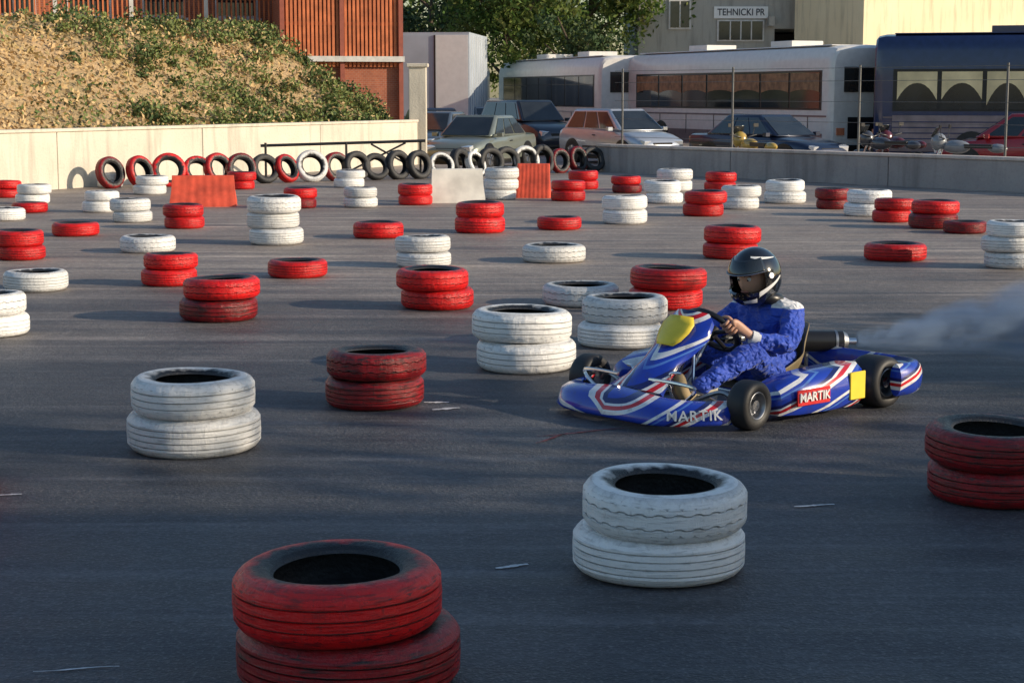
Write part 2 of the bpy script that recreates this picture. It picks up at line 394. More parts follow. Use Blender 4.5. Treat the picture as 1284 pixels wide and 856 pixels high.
def tree(name,x,y,z0,H,cr,nl,ls,seed,m=M_leaf,trunk=.2):
    rr=random.Random(seed); e=empty(name,(x,y,z0)); b=MB()
    b.tube([(0,0,-.3),(.05,.03,H*.2),(-.05,.08,H*.42),(.05,0,H*.7)],lambda t:trunk*(1-.7*t)+.02,M_bark,9)
    tips=[]
    for i in range(11):
        a=i*2.4+rr.uniform(-.4,.4); h=H*rr.uniform(.28,.62); l=cr*rr.uniform(.55,.95)
        e2=V((math.cos(a)*l,math.sin(a)*l,min(H*.93,h+H*rr.uniform(.08,.32))))
        b.tube([(0,0,h),(e2.x*.4,e2.y*.4,h+(e2.z-h)*.35),tuple(e2)],lambda t:trunk*.4*(1-.85*t)+.01,M_bark,6,3); tips.append(e2)
        for _ in range(2):
            f=e2*rr.uniform(.5,.9)+V((rr.uniform(-1,1),rr.uniform(-1,1),rr.uniform(.0,1)))*cr*.35; tips.append(V((f.x,f.y,max(f.z,h))))
    tips.append(V((0,0,H*.9)));tips.append(V((.2*cr,0,H*.8)))
    b.obj('trunk_and_limbs',e)
    l=MB(); kk=l.mi(m)
    cl=[(t+V((rr.gauss(0,.2),rr.gauss(0,.2),rr.gauss(0,.15)))*cr,cr*rr.uniform(.16,.42)) for t in tips for _ in range(2)]
    for i in range(nl):
        c,rad=cl[rr.randrange(len(cl))]
        d=V((rr.gauss(0,1),rr.gauss(0,1),rr.gauss(0,.8))).normalized()*rad*rr.uniform(.35,1.08)
        leafquad(l,c+d,ls,kk,rr,.4)
    l.obj('foliage',e,smooth=False,fix=False)
    return e
tree('broadleaf_tree',-.2,73,-.25,9.0,2.9,9000,.24,1)
tree('broadleaf_tree',3.4,77,-.25,10.0,3.4,10000,.25,2)
tree('broadleaf_tree',-3.8,84,-.25,10,3.4,6000,.28,3,M_leafd)
tree('broadleaf_tree',2.6,70.5,-.25,5.6,2.0,5000,.20,4,M_leafd)
tree('broadleaf_tree',-17,60,1.5,8,3.4,6000,.24,5,M_leafd)
b=MB(); kk=b.mi(M_leafd); k2=b.mi(M_leaf); rr=random.Random(5)
for i in range(140):
    x=rr.uniform(-60,70); y=rr.uniform(98,112); cz=rr.uniform(1,8.5); rad=rr.uniform(1.5,3.2); kq=kk if rr.random()<.6 else k2
    for j in range(140):
        d=V((rr.gauss(0,1),rr.gauss(0,1),rr.gauss(0,1))).normalized()*rad*rr.uniform(.6,1.05); leafquad(b,V((x,y,cz))+d,.7,kq,rr)
b.obj('distant_tree_belt',smooth=False,fix=False)

# ------------------------------------------------------------ bank
def soil():
    m,nt,b=newmat('dry_earth'); tc=nt.nodes.new('ShaderNodeTexCoord'); o=tc.outputs['Object']
    a=noise_n(nt,o,.7,4,.65); f=noise_n(nt,o,9,4,.7)
    c=mixc(nt,maprange(nt,a,.35,.65),(.52,.35,.18),(.32,.25,.12)); c=mixc(nt,maprange(nt,f,.45,.7,0,.7),c,(.62,.44,.26))
    nt.links.new(c,b.inputs['Base Color']); b.inputs['Roughness'].default_value=.95
    bp=nt.nodes.new('ShaderNodeBump'); bp.inputs['Distance'].default_value=.08; nt.links.new(f,bp.inputs['Height']); nt.links.new(bp.outputs[0],b.inputs['Normal']); return m
M_soil=soil()
def bankz(u,v):
    Hf=1-.42*sstep((u-12.5)/8.5)
    z=.85+2.36*Hf*sstep(v/5.0+.04)+.12*noise.noise(V((u*.5,v*.5,0)))*min(1,v)+.22*noise.noise(V((u*.22,v*.2,5)))*min(1,v/2)
    return z
def bankp(u,v): 
    p=A+dL*u+nL*(v+.14+.74*max(0,u-13.9)); return V((p.x,p.y,bankz(u,v)))
b=MB(); us=[-26+.5*i for i in range(98)]; vv=[0,.2,.4]+[.4+.4*i for i in range(1,20)]+[9,11,14,20,30]; 
P=[bankp(u,v) for v in vv for u in us]; n=len(us)
b.add(P,[(j*n+i,j*n+i+1,(j+1)*n+i+1,(j+1)*n+i) for j in range(len(vv)-1) for i in range(n-1)],M_soil)
for j in range(len(vv)-1):
    p=bankp(us[-1],vv[j]);q=bankp(us[-1],vv[j+1]); b.quad(p,q,V((q.x,q.y,-.3)),V((p.x,p.y,-.3)),M_soil)
for i in range(n-1):
    if us[i]>=13.5:
        p=bankp(us[i],0);q=bankp(us[i+1],0); b.quad(p,q,V((q.x,q.y,-.3)),V((p.x,p.y,-.3)),M_soil)
b.obj('grassy_bank')
b=MB(); kd=b.mi(M_dry); kb=b.mi(M_bush); kg=b.mi(M_bush2); rr=random.Random(9)
for i in range(26000):
    u=rr.uniform(-8,21.5); v=rr.uniform(0.05,6.5); p=bankp(u,v)
    nz=noise.noise(V((u*.30,v*.45,2)))
    green=sstep((u+.5*v-5)/8)*.62+nz*.9
    k=kd if rr.random()>green+.10 else (kb if rr.random()<.75 else kg)
    leafquad(b,p+V((0,0,rr.uniform(0,.13))),.12,k,rr,-.5)
cl=[]
for i in range(330):
    u=21.5-abs(rr.gauss(0,8.5)) if rr.random()<.85 else rr.uniform(-6,14); v=rr.uniform(.2,5.4); cl.append((u,v,rr.uniform(.14,.46)))
for i in range(14): cl.append((rr.uniform(2,21),rr.uniform(4.8,6.0),rr.uniform(.15,.25)))
for (u,v,rad) in cl:
    if u<7 and rr.random()<.4: continue
    c=bankp(u,v); q=rr.random(); kq=kb if q<.62 else kg
    for j in range(int(170*rad/.3)):
        d=V((rr.gauss(0,1),rr.gauss(0,1),abs(rr.gauss(0,1)))).normalized()*rad*rr.uniform(.3,1.25)
        leafquad(b,c+d,.10,kq if rr.random()<.85 else kd,rr)
b.obj('bank_vegetation',smooth=False,fix=False)

# ------------------------------------------------------------ buildings
def brickmat(name,c1,c2,mort,sc=4):
    m,nt,b=newmat(name); tc=nt.nodes.new('ShaderNodeTexCoord')
    sp=nt.nodes.new('ShaderNodeSeparateXYZ'); nt.links.new(tc.outputs['Object'],sp.inputs[0])
    cb=nt.nodes.new('ShaderNodeCombineXYZ'); nt.links.new(math_node(nt,'ADD',sp.outputs[0],sp.outputs[1]),cb.inputs[0]); nt.links.new(sp.outputs[2],cb.inputs[1])
    br=nt.nodes.new('ShaderNodeTexBrick'); br.inputs['Scale'].default_value=sc; br.inputs['Color1'].default_value=(*c1,1);br.inputs['Color2'].default_value=(*c2,1);br.inputs['Mortar'].default_value=(*mort,1)
    br.inputs['Mortar Size'].default_value=.012
    nt.links.new(cb.outputs[0],br.inputs['Vector'])
    nn=noise_n(nt,tc.outputs['Object'],.8,4,.6); c=mixc(nt,maprange(nt,nn,.4,.7,0,.4),br.outputs['Color'],tuple(x*.4 for x in c1))
    nt.links.new(c,b.inputs['Base Color']); b.inputs['Roughness'].default_value=.85; return m
M_brick=brickmat('red_brick',(.42,.13,.065),(.33,.095,.05),(.40,.28,.22))
M_slat=mat('orange_timber',(.55,.16,.06),.7,var=.3,scale=3)
M_frame=mat('window_frame',(.62,.60,.57),.5)
M_roof=mat('roof_tiles',(.22,.09,.06),.8,var=.3)
e=empty('brick_house',(-13.7,53.5,0),.25)
b=MB(); b.box((0,4,3.9),(14.2,8,8.6),M_brick); b.box((0,-.25,8.3),(14,.9,.2),M_roof); b.obj('walls',e,smooth=False)
b=MB()
for i in range(6):
    x=-5.6+i*2.2; b.box((x,-.012,5.05),(1.3,.05,2.1),M_frame); b.box((x-.3,-.045,5.05),(.56,.03,1.94),M_glass); b.box((x+.3,-.045,5.05),(.56,.03,1.94),M_glass)
    b.box((x,-.07,3.96),(1.5,.16,.07),M_frame)
b.obj('windows',e,smooth=False)
b=MB(); b.box((0,-.9,3.65),(13.4,.12,.14),M_slat); b.box((0,-.9,4.55),(13.4,.08,.08),M_slat); b.box((0,-.45,3.5),(13.4,.9,.12),M_wall)
for i in range(95): b.box((-6.6+i*.14,-.9,4.1),(.05,.03,.82),M_slat)
for i in range(7): b.box((-6.6+i*2.2,-.88,4.8),(.12,.12,2.6),M_frame)
b.obj('balcony',e,smooth=False)
e=empty('timber_clad_building',(-5.05,52.6,0),.25)
b=MB(); b.box((0,3,3.6),(3.5,6,8.0),M_brick); b.obj('walls',e,smooth=False)
b=MB(); M_post=mat('dark_red_post',(.30,.08,.05),.6)
for i in range(29): b.box((-1.72+i*.123,-.09,5.0),(.075,.05,5.0),M_slat)
for z in (2.6,3.75,4.9,6.2,7.4): b.box((0,-.045,z),(3.5,.04,.1),M_slat)
for x in (-1.76,0,1.76): b.box((x,-.13,3.8),(.13,.13,7.6),M_post)
b.box((0,-.2,2.72),(3.7,.2,.16),M_frame)
b.obj('slatted_cladding',e,smooth=False)

M_cw=concrete('grey_render',(.36,.35,.31),(.45,.43,.38),.4)
M_yw=concrete('yellow_render',(.76,.64,.42),(.84,.73,.50),.4)
e=empty('inspection_station',(5.4,76,-.25),0.0)
b=MB(); b.box((2.9,5,3.75),(5.8,10,7.5),M_cw); b.box((7.45,5,6.1),(3.3,10,2.8),M_cw); b.box((7.45,7,2.3),(3.3,6,4.6),M_black)
b.box((5.6,-.3,5.0),(.25,.5,.4),M_cw);b.obj('walls',e,smooth=False)
b=MB(); b.box((1.75,-.03,5.3),(.95,.08,1.25),M_frame); b.box((1.75,-.08,5.3),(.8,.04,1.1),M_glass); b.box((1.75,-.10,5.3),(.05,.04,1.1),M_frame)
b.box((4.35,-.03,4.62),(2.0,.08,.9),M_frame); b.box((4.35,-.08,4.62),(1.86,.04,.78),M_glass)
for x in(3.9,4.35,4.8): b.box((x,-.1,4.62),(.05,.05,.78),M_frame)
b.box((4.35,-.03,1.6),(2.4,.08,2.6),M_frame); b.box((4.35,-.08,1.6),(2.26,.04,2.4),M_glass)
b.obj('windows',e,smooth=False)
b=MB(); b.box((4.35,-.04,5.38),(2.3,.08,.5),M_whitep); b.obj('sign_board',e,smooth=False)
def text(s,parent,loc,rot,size,m,name='lettering',ext=.004,sx=1):
    c=bpy.data.curves.new(name,'FONT'); c.body=s; c.size=size; c.extrude=ext; c.align_x='CENTER'; c.align_y='CENTER'; c.offset=size*.012
    o=bpy.data.objects.new(name,c); scene.collection.objects.link(o); o.parent=parent; o.location=loc; o.rotation_euler=rot; o.scale=(sx,1,1); c.materials.append(m); return o
M_ink=mat('dark_lettering',(.03,.035,.05),.6)
text('TEHNICKI PR',e,(4.35,-.09,5.38),(math.pi/2,0,0),.40,M_ink,sx=.86)
e=empty('rendered_hall',(14.2,72,-.25),.6)
b=MB(); b.box((9,2,3.6),(18,4,7.2),M_yw); b.box((9,1.9,7.32),(18.5,4.5,.2),M_roof); b.obj('walls',e,smooth=False)
b=MB()
for i in range(5):
    x=3.5+i*3.4; b.box((x,-.03,6.6),(1.2,.08,.6),M_frame); b.box((x,-.08,6.6),(1.1,.04,.5),M_glass)
b.obj('windows',e,smooth=False)
# building and trees added out of view to the east, to shade the foreground
e=empty('shade_building',(15.5,-16,0))
b=MB(); b.box((5,8.6,3.2),(10,17.6,6.4),M_yw); b.box((5,8.6,6.5),(10.5,18,.2),M_roof); b.obj('walls',e,smooth=False)
b=MB()
for i in range(4):
    b.box((-.03,2+i*4.2,1.6),(.08,2.8,3.2),M_steel); b.box((-.03,2+i*4.2,4.6),(.08,2.4,.9),M_glass)
b.obj('doors_and_windows',e,smooth=False)
tree('shade_tree',15.0,3.4,0,6.6,2.2,3200,.22,21,M_leafd)
tree('shade_tree',15.8,6.4,0,5.2,1.8,1500,.22,22,M_leafd)
tree('shade_tree',14.6,8.8,0,4.8,1.5,2800,.20,23,M_leafd)

# ------------------------------------------------------------ vehicles
def wheel(b,x,y,r,w,side):
    b.cyl((x,y-w/2,r),(x,y+w/2,r),r,r,M_rubber,24)
    yo=y+side*w/2
    b.cyl((x,yo-.01*side,r),(x,yo+.012*side,r),r*.66,r*.62,M_steel,20)
    b.cyl((x,yo,r),(x,yo+.03*side,r),r*.16,r*.14,M_chrome,12)
    for k in range(5):
        a=k*2*math.pi/5; b.box((x+math.cos(a)*r*.38,yo+.016*side,r+math.sin(a)*r*.38),(r*.5,.02,r*.14),M_chrome,rot=(0,-a,0))
M_headl=mat('headlamp_glass',(.7,.72,.75),.08,.3,coat=1); M_tail=mat('tail_lamp',(.4,.01,.01),.15,coat=1)
def car(name,x,y,head,col,L=4.3,W=1.72,H=1.45,kind='hatch',metal=.4):
    m=mat(name+'_paint',col,.3,metal,var=.04,coat=.8)
    e=empty(name,(x,y,-.25),math.atan2(head[1],head[0])); h=W/2
    belt=H*.60
    if kind=='sedan': st=[(-.5,.42,.60,.80),(-.485,.30,.88,.92),(-.40,.22,belt*1.02,.97),(-.26,.20,belt*1.04,1),(0,.19,belt,1),(.20,.19,belt*.98,1),(.33,.20,belt*.90,.98),(.44,.22,belt*.80,.92),(.485,.28,belt*.68,.82),(.5,.36,.50,.72)]
    else: st=[(-.5,.40,.62,.82),(-.49,.28,belt*.98,.93),(-.44,.22,belt*1.06,.97),(-.3,.20,belt*1.06,1),(0,.19,belt*1.02,1),(.22,.19,belt*.98,1),(.34,.20,belt*.91,.98),(.44,.22,belt*.80,.92),(.485,.28,belt*.68,.82),(.5,.36,.50,.72)]
    b=MB(); rings=[]
    for (fx,z0,z1,k) in st:
        X=fx*L; w=h*k; pts=[(w*.80,z0),(w*.97,z0+.08),(w,z0+(z1-z0)*.5),(w*.985,z0+(z1-z0)*.8),(w*.93,z1-.02),(w*.80,z1+.01),(w*.4,z1+.035),(-w*.4,z1+.035),(-w*.80,z1+.01),(-w*.93,z1-.02),(-w*.985,z0+(z1-z0)*.8),(-w,z0+(z1-z0)*.5),(-w*.97,z0+.08),(-w*.80,z0)]
        rings.append([V((X,a,c)) for a,c in pts])
    b.loft(rings,m); o=b.obj('body',e,ang=50)
    if kind=='sedan': bx=[-.36,.24]; tx=[-.20,.06]
    elif kind=='suv': bx=[-.47,.24]; tx=[-.41,.09]
    else: bx=[-.46,.27]; tx=[-.36,.06]
    zb=belt*1.0; zt=H; wb=h*.90; wt=h*.70; xb0,xb1,xt0,xt1=bx[0]*L,bx[1]*L,tx[0]*L,tx[1]*L
    b=MB()
    B=[V((xb0,-wb,zb)),V((xb1,-wb,zb)),V((xb1,wb,zb)),V((xb0,wb,zb))]; T=[V((xt0,-wt,zt-.03)),V((xt1,-wt,zt-.03)),V((xt1,wt,zt-.03)),V((xt0,wt,zt-.03))]
    b.loft([B,T],m); o=b.obj('roof_and_pillars',e,ang=30); bevel(o,.07,3)
    b=MB()
    def pane(p,q,r,s,i0,i1,j0,j1,off):
        def P(u,v): return (p.lerp(q,u)).lerp(s.lerp(r,u),v)+off
        b.quad(P(i0,j0),P(i1,j0),P(i1,j1),P(i0,j1),M_glass)
    for sgn in(-1,1):
        if sgn<0: p,q,r,s=B[0],B[1],T[1],T[0]
        else: p,q,r,s=B[3],B[2],T[2],T[3]
        off=V((0,sgn*.012,.004)); 
        for a0,a1 in((.07,.36),(.39,.64),(.67,.92)): pane(p,q,r,s,a0,a1,.10,.86,off)
    pane(B[1],B[2],T[2],T[1],.06,.94,.05,.90,V((.012,0,.008)))
    pane(B[0],B[3],T[3],T[0],.08,.92,.10,.88,V((-.012,0,.006)))
    b.obj('windows',e,smooth=False)
    b=MB()
    for wx in(-.30*L,.31*L):
        for sg in(-1,1):
            b.cyl((wx,sg*(h-.12),.33),(wx,sg*(h+.006),.33),.37,.37,M_black,24)
            wheel(b,wx,sg*(h-.09),.31,.2,sg)
    b.obj('wheels',e)
    b=MB(); fx=.478*L
    for sg in(-1,1):
        b.box((fx-.02,sg*h*.62,belt*.66),(.16,h*.34,.15),M_headl,rot=(0,.25,-sg*.3))
        b.box((-.492*L,sg*h*.74,belt*.85),(.06,h*.25,.2),M_tail)
        b.box((.19*L,sg*(h+.08),belt+.05),(.12,.16,.11),m)
        b.box((-.03*L,sg*(h+.004),belt*.86),(.16,.02,.03),M_black)
    b.box((fx+.035,0,belt*.60),(.08,h*.75,.13),M_black); b.box((fx+.055,0,.33),(.06,h*1.15,.12),M_black)
    b.box((fx+.09,0,.44),(.02,.5,.11),M_whitep); b.box((0,0,.2),(L*.86,W*.8,.14),M_black)
    for sg in(-1,1): b.box((0,sg*(h+.003),.48),(L*.34,.02,.05),M_black)
    o=b.obj('lamps_grille_and_mirrors',e,smooth=False); bevel(o,.012,1)
    return e
car('sedan_car',-.85,47,(-.38,-.93),(.24,.26,.22),4.3,1.7,1.42,'sedan')
car('suv_car',.55,58.5,(.45,-.9),(.02,.028,.045),4.6,1.82,1.78,'suv')
car('hatchback_car',3.1,50.2,(.52,-.86),(.50,.53,.58),4.1,1.72,1.56,'hatch',.5)
car('sedan_car',6.75,46.6,(.62,-.78),(.012,.02,.05),4.4,1.74,1.44,'sedan')
car('red_hatchback_car',12.2,42.1,(-.93,.36),(.32,.012,.02),4.0,1.68,1.52,'hatch',.1)
car('parked_car',-2.6,61,(.3,-.95),(.03,.05,.10),4.3,1.72,1.5,'hatch')
car('parked_car',-2.3,53.5,(-.3,-.95),(.10,.13,.17),4.3,1.72,1.45,'sedan')
car('parked_car',-.9,66,(.3,-.95),(.25,.27,.30),4.3,1.72,1.5,'hatch')

M_buslamp=mat('bus_lamp',(.6,.2,.1),.2,coat=1)
def bus(name,x,y,head,L,body,roof,lower,H=3.2,curtain_or_reflection=None,frontwin=True,np=7,drop=.50):
    e=empty(name,(x,y,-.25),math.atan2(head[1],head[0])); w=1.25
    def ring(X,k,dz,mz=1):
        pts=[(w*.96,.35),(w,.5),(w,1.3),(w,2.4),(w*.99,H-.45),(w*.95,H-.2),(w*.85,H-.06),(w*.6,H),(0,H+.03)]
        full=pts+[(-a,c) for a,c in reversed(pts[:-1])]
        return [V((X,a*k,c-dz*(c>2))) for a,c in full]
    b=MB(); b.loft([ring(0,.93,.1),ring(.06,.975,.04),ring(.25,1,0),ring(L-.3,1,0),ring(L-.06,.97,.05),ring(L,.92,.12)],body); b.obj('body',e,ang=35)
    b=MB()
    for sg in(-1,1):
        x0=.55;x1=L-.9; pw=(x1-x0)/np
        b.box(((x0+x1)/2,sg*(w+.004),2.05),(x1-x0+.1,.012,1.12),M_black)
        for i in range(np):
            cx=x0+(i+.5)*pw; b.box((cx,sg*(w+.014),2.05),(pw-.09,.012,1.02),M_glass)
            b.box((cx,sg*(w+.022),2.28),(pw-.09,.006,.025),M_black)
            if curtain_or_reflection:
                yy=sg*(w+.0265); zt=2.54; dk=R.uniform(.8,1.2)
                n=10; top=[(cx-pw/2+.06+(pw-.12)*t/n,yy,zt) for t in range(n+1)]
                bot=[(cx-pw/2+.06+(pw-.12)*t/n,yy,2.24-(.5-drop)*.4-drop*dk*abs(2*t/n-1)**2.2) for t in range(n+1)]
                for t in range(n): b.quad(top[t],top[t+1],bot[t+1],bot[t],curtain_or_reflection)
        b.box((L/2,sg*(w+.004),.62),(L-.9,.012,.42),lower)
        b.box((L/2,sg*(w+.004),1.32),(L-.5,.012,.05),lower)
        for i in range(6): b.box((1.2+i*(L-2)/6,sg*(w+.012),1.0),(.02,.01,.6),M_black)
        for wx in(2.6,L-2.7):
            b.cyl((wx,sg*(w-.2),.52),(wx,sg*(w+.016),.52),.56,.56,M_black,24); wheel(b,wx,sg*(w-.1),.48,.28,sg)
    if frontwin:
        b.box((-.012,0,2.0),(.03,2.1,1.35),M_glass)
        b.box((-.02,0,.75),(.05,1.9,.3),M_black)
    else:
        b.box((-.012,0,2.35),(.03,1.7,.7),M_glass); b.box((-.012,0,1.0),(.03,1.4,.6),M_black)
    for sg in(-1,1): b.box((-.02,sg*.95,.9),(.05,.25,.2),M_buslamp)
    b.box((-.05,0,.42),(.12,2.3,.2),M_black)
    b.box((L+.0,0,2.0),(.03,2.1,1.2),M_glass)
    o=b.obj('windows_wheels_and_trim',e,smooth=True,ang=30)
    b=MB(); b.box((L/2,0,H+.017),(L*.92,1.9,.03),roof)
    for X in(L*.3,L*.7): b.box((X,0,H+.12),(1.2,1.1,.2),roof)
    o=b.obj('roof',e,smooth=False); bevel(o,.01,1)
    return e
M_busw=mat('bus_white',(.72,.70,.67),.4,var=.06,coat=.3); M_busg=mat('bus_grey',(.40,.41,.43),.4); M_navy=mat('bus_navy',(.015,.03,.10),.25,coat=.6); M_plum=mat('bus_plum',(.16,.12,.13),.35,coat=.3)
bus('coach_bus',4.2,61.5,(-.30,.954),12,M_busw,M_busw,M_busg,3.25,frontwin=False)
bus('coach_bus',10.1,50.1,(-.385,.923),13,M_busw,M_busw,M_plum,3.3,frontwin=False,curtain_or_reflection=mat('brown_reflection',(.30,.15,.07),.6,var=.4),drop=.08)  # brown window panels paint reflections; only the tour bus has cloth ones
b3=bus('tour_bus',10.2,49.3,(.955,-.297),12,M_navy,M_navy,M_plum,3.55,curtain_or_reflection=M_cream,np=9)
b=MB(); b.box((6,-1.262,1.0),(11,.012,.75),mat('bus_stripes',(.24,.19,.20),.4,var=.3,scale=3)); 
for z in (.75,.9,1.05,1.2): b.box((6,-1.270,z),(11,.008,.03),M_navy)
b.obj('side_panel',b3,smooth=False)
e=empty('box_truck',(-2.5,67,-.25),math.radians(84)); b=MB()
M_box=mat('truck_box',(.40,.45,.52),.5,var=.12,scale=1)
b.box((0,0,2.6),(5.5,2.5,3.1),M_box); b.box((3.6,0,1.8),(1.6,2.3,2.3),M_whitep); b.box((-2.76,-.62,2.6),(.04,1.18,2.9),M_whitep); b.box((-2.76,.62,2.6),(.04,1.18,2.9),M_box); b.box((-2.8,0,2.6),(.03,.05,2.9),M_black)
for k in range(9): b.box((-2.2+k*.55,-1.262,2.6),(.05,.02,2.9),M_whitep)
b.box((4.41,0,2.3),(.03,2,.9),M_glass); b.box((0,0,.85),(7.5,1,.25),M_black)
for wx in(-1.8,3.4):
    for sg in(-1,1): wheel(b,wx,sg*1.05,.48,.3,sg)
b.obj('truck_parts',e,smooth=True,ang=30)

def motorcycle(x,y,rz,col):
    e=empty('parked_motorcycle',(x,y,-.25),rz); mp=mat('motorcycle_paint',col,.25,coat=.8)
    b=MB()
    for wx in(-.68,.68):
        rot=Matrix.Translation((wx,0,.31))@Matrix.Rotation(math.pi/2,4,'X')
        b.lathe([(.21,.04),(.27,.06),(.31,.035),(.315,0),(.31,-.035),(.27,-.06),(.21,-.04)],M_rubber,28,rot,True)
        b.cyl((wx,-.03,.31),(wx,.03,.31),.05,.05,M_steel,12)
        for k in range(8):
            a=k*math.pi/4; b.cyl((wx,0,.31),(wx+.21*math.cos(a),0,.31+.21*math.sin(a)),.01,.01,M_steel,5)
    for s_ in(-1,1): b.tube([(.68,s_*.08,.31),(.52,s_*.08,.75),(.46,s_*.1,.92)],.024,M_chrome,8)
    b.tube([(.45,-.36,1.02),(.42,-.15,.98),(.45,0,.95),(.42,.15,.98),(.45,.36,1.02)],.016,M_black,8)
    for s_ in(-1,1): b.tube([(.44,s_*.25,1.0),(.46,s_*.3,1.15),(.45,s_*.33,1.2)],.008,M_black,6); b.box((.45,s_*.34,1.24),(.02,.13,.08),M_black)
    b.tube([(.2,0,.35),(0,0,.28),(-.25,0,.3)],.15,M_steel,10)
    b.tube([(-.1,-.14,.3),(-.4,-.18,.32),(-.8,-.18,.42)],.045,M_chrome,10)
    b.tube([(-.68,.0,.31),(-.2,0,.4)],.035,M_black,8)
    b.obj('wheels_and_engine',e)
    b=MB()
    def el(c,s): b.lathe([(math.sin(t*math.pi/8)*1,-math.cos(t*math.pi/8)) for t in range(9)],mp,14,Matrix.Translation(c)@Matrix.Diagonal((*s,1)))
    el((.18,0,.80),(.32,.16,.15)); el((.58,0,.90),(.18,.18,.2)); el((-.72,0,.78),(.22,.12,.1)); el((.70,0,.60),(.26,.07,.06))
    b.obj('tank_and_fairing',e)
    b=MB(); b.box((-.32,0,.82),(.62,.24,.09),M_black); b.box((.66,0,1.12),(.02,.26,.24),M_glass,rot=(0,-.5,0)); o=b.obj('seat_and_screen',e); bevel(o,.03,2)
motorcycle(8.75,41.2,2.3,(.05,.05,.06)); motorcycle(5.5,40.2,2.0,(.42,.28,.05)); motorcycle(9.9,38.6,2.6,(.22,.23,.25)); motorcycle(9.2,41.8,2.0,(.10,.012,.015))

# ------------------------------------------------------------ GO KART  (x forward, y left)
kart=empty('go_kart',(.826,9.30,0),math.radians(220))
def livery():
    m,nt,b=newmat('kart_livery'); tc=nt.nodes.new('ShaderNodeTexCoord'); o=tc.outputs['Object']
    sp=nt.nodes.new('ShaderNodeSeparateXYZ'); nt.links.new(o,sp.inputs[0])
    ay=math_node(nt,'ABSOLUTE',sp.outputs[1])
    f=math_node(nt,'ADD',math_node(nt,'MULTIPLY',sp.outputs[0],1.2),math_node(nt,'MULTIPLY',sp.outputs[2],3.4))
    f=math_node(nt,'SUBTRACT',f,math_node(nt,'MULTIPLY',ay,.9))
    f=math_node(nt,'ADD',f,math_node(nt,'MULTIPLY',math_node(nt,'SINE',math_node(nt,'MULTIPLY',sp.outputs[1],9.)),.09))
    f=math_node(nt,'FRACT',math_node(nt,'ADD',math_node(nt,'MULTIPLY',f,1.35),.28))
    r=nt.nodes.new('ShaderNodeValToRGB'); r.color_ramp.interpolation='CONSTANT'
    B=(.012,.045,.42,1);W=(.78,.78,.79,1);Rd=(.60,.012,.02,1);N=(.008,.012,.12,1);LB=(.08,.20,.60,1)
    els=[(0,B),(.28,W),(.37,Rd),(.45,W),(.50,N),(.58,B),(.74,LB),(.78,B),(.84,W),(.92,B)]
    r.color_ramp.elements[0].position=0; r.color_ramp.elements[0].color=els[0][1]; r.color_ramp.elements[1].position=els[1][0]; r.color_ramp.elements[1].color=els[1][1]
    for p,c in els[2:]:
        q=r.color_ramp.elements.new(p); q.color=c
    nt.links.new(f,r.inputs['Fac'])
    d=noise_n(nt,o,18,5,.7); c=mixc(nt,maprange(nt,d,.52,.72,0,.45),r.outputs[0],(.05,.05,.06))
    nt.links.new(c,b.inputs['Base Color']); b.inputs['Roughness'].default_value=.25; b.inputs['Coat Weight'].default_value=.5; return m
M_liv=livery(); M_yel=mat('yellow_panel',(.85,.64,.05),.4,var=.12); M_tan=mat('tan_vinyl',(.22,.17,.09),.6,var=.2)
def kwheel(cx,cy,r,w,side,steer=0):
    b=MB(); mt=Matrix.Translation((cx,cy,r))@Matrix.Rotation(steer,4,'Z')@Matrix.Rotation(-side*math.pi/2,4,'X')
    h=w/2
    b.lathe([(r*.52,h*.82),(r*.62,h*.98),(r*.80,h),(r*.93,h*.88),(r*.985,h*.68),(r,h*.4),(r,0),(r,-h*.4),(r*.985,-h*.68),(r*.93,-h*.88),(r*.80,-h),(r*.62,-h*.98),(r*.52,-h*.82)],M_rubber,40,mt)
    b.lathe([(r*.53,h*.80),(r*.56,h*.88),(r*.54,h*.90),(r*.49,h*.84),(r*.46,h*.5),(r*.44,h*.2),(.02,h*.22)],M_steel,32,mt)
    b.lathe([(r*.53,-h*.80),(r*.5,-h*.8),(r*.46,-h*.4),(.02,-h*.3)],M_steel,32,mt)
    b.lathe([(.0,h*.75),(.028,h*.72),(.032,h*.2)],M_chrome,16,mt)
    for k in range(3):
        a=k*2.094; p=mt@V((.045*math.cos(a),.045*math.sin(a),h*.2)); q=mt@V((.045*math.cos(a),.045*math.sin(a),h*.35)); b.cyl(p,q,.008,.008,M_chrome,8)
    return b
w=[kwheel(0,.60,.128,.125,1,.12),kwheel(0,-.60,.128,.125,-1,.12),kwheel(-1.04,.585,.142,.20,1),kwheel(-1.04,-.585,.142,.20,-1)]
for i,(b,n) in enumerate(zip(w,('front_left_wheel','front_right_wheel','rear_left_wheel','rear_right_wheel'))): b.obj(n,kart,ang=50)
b=MB(); T=.016
b.tube([(.30,.20,.06),(.05,.24,.055),(-.35,.30,.05),(-.9,.30,.06),(-1.12,.30,.07)],T,M_chrome,10)
b.tube([(.30,-.20,.06),(.05,-.24,.055),(-.35,-.30,.05),(-.9,-.30,.06),(-1.12,-.30,.07)],T,M_chrome,10)
b.tube([(.30,.20,.06),(.36,.12,.06),(.36,-.12,.06),(.30,-.20,.06)],T,M_chrome,10)
for x,y in((0,.46),(-.5,.31),(-1.12,.30)): b.cyl((x,-y,.07),(x,y,.07),T,T,M_chrome,10)
b.cyl((-1.04,-.56,.142),(-1.04,.56,.142),.022,.022,M_steel,14)
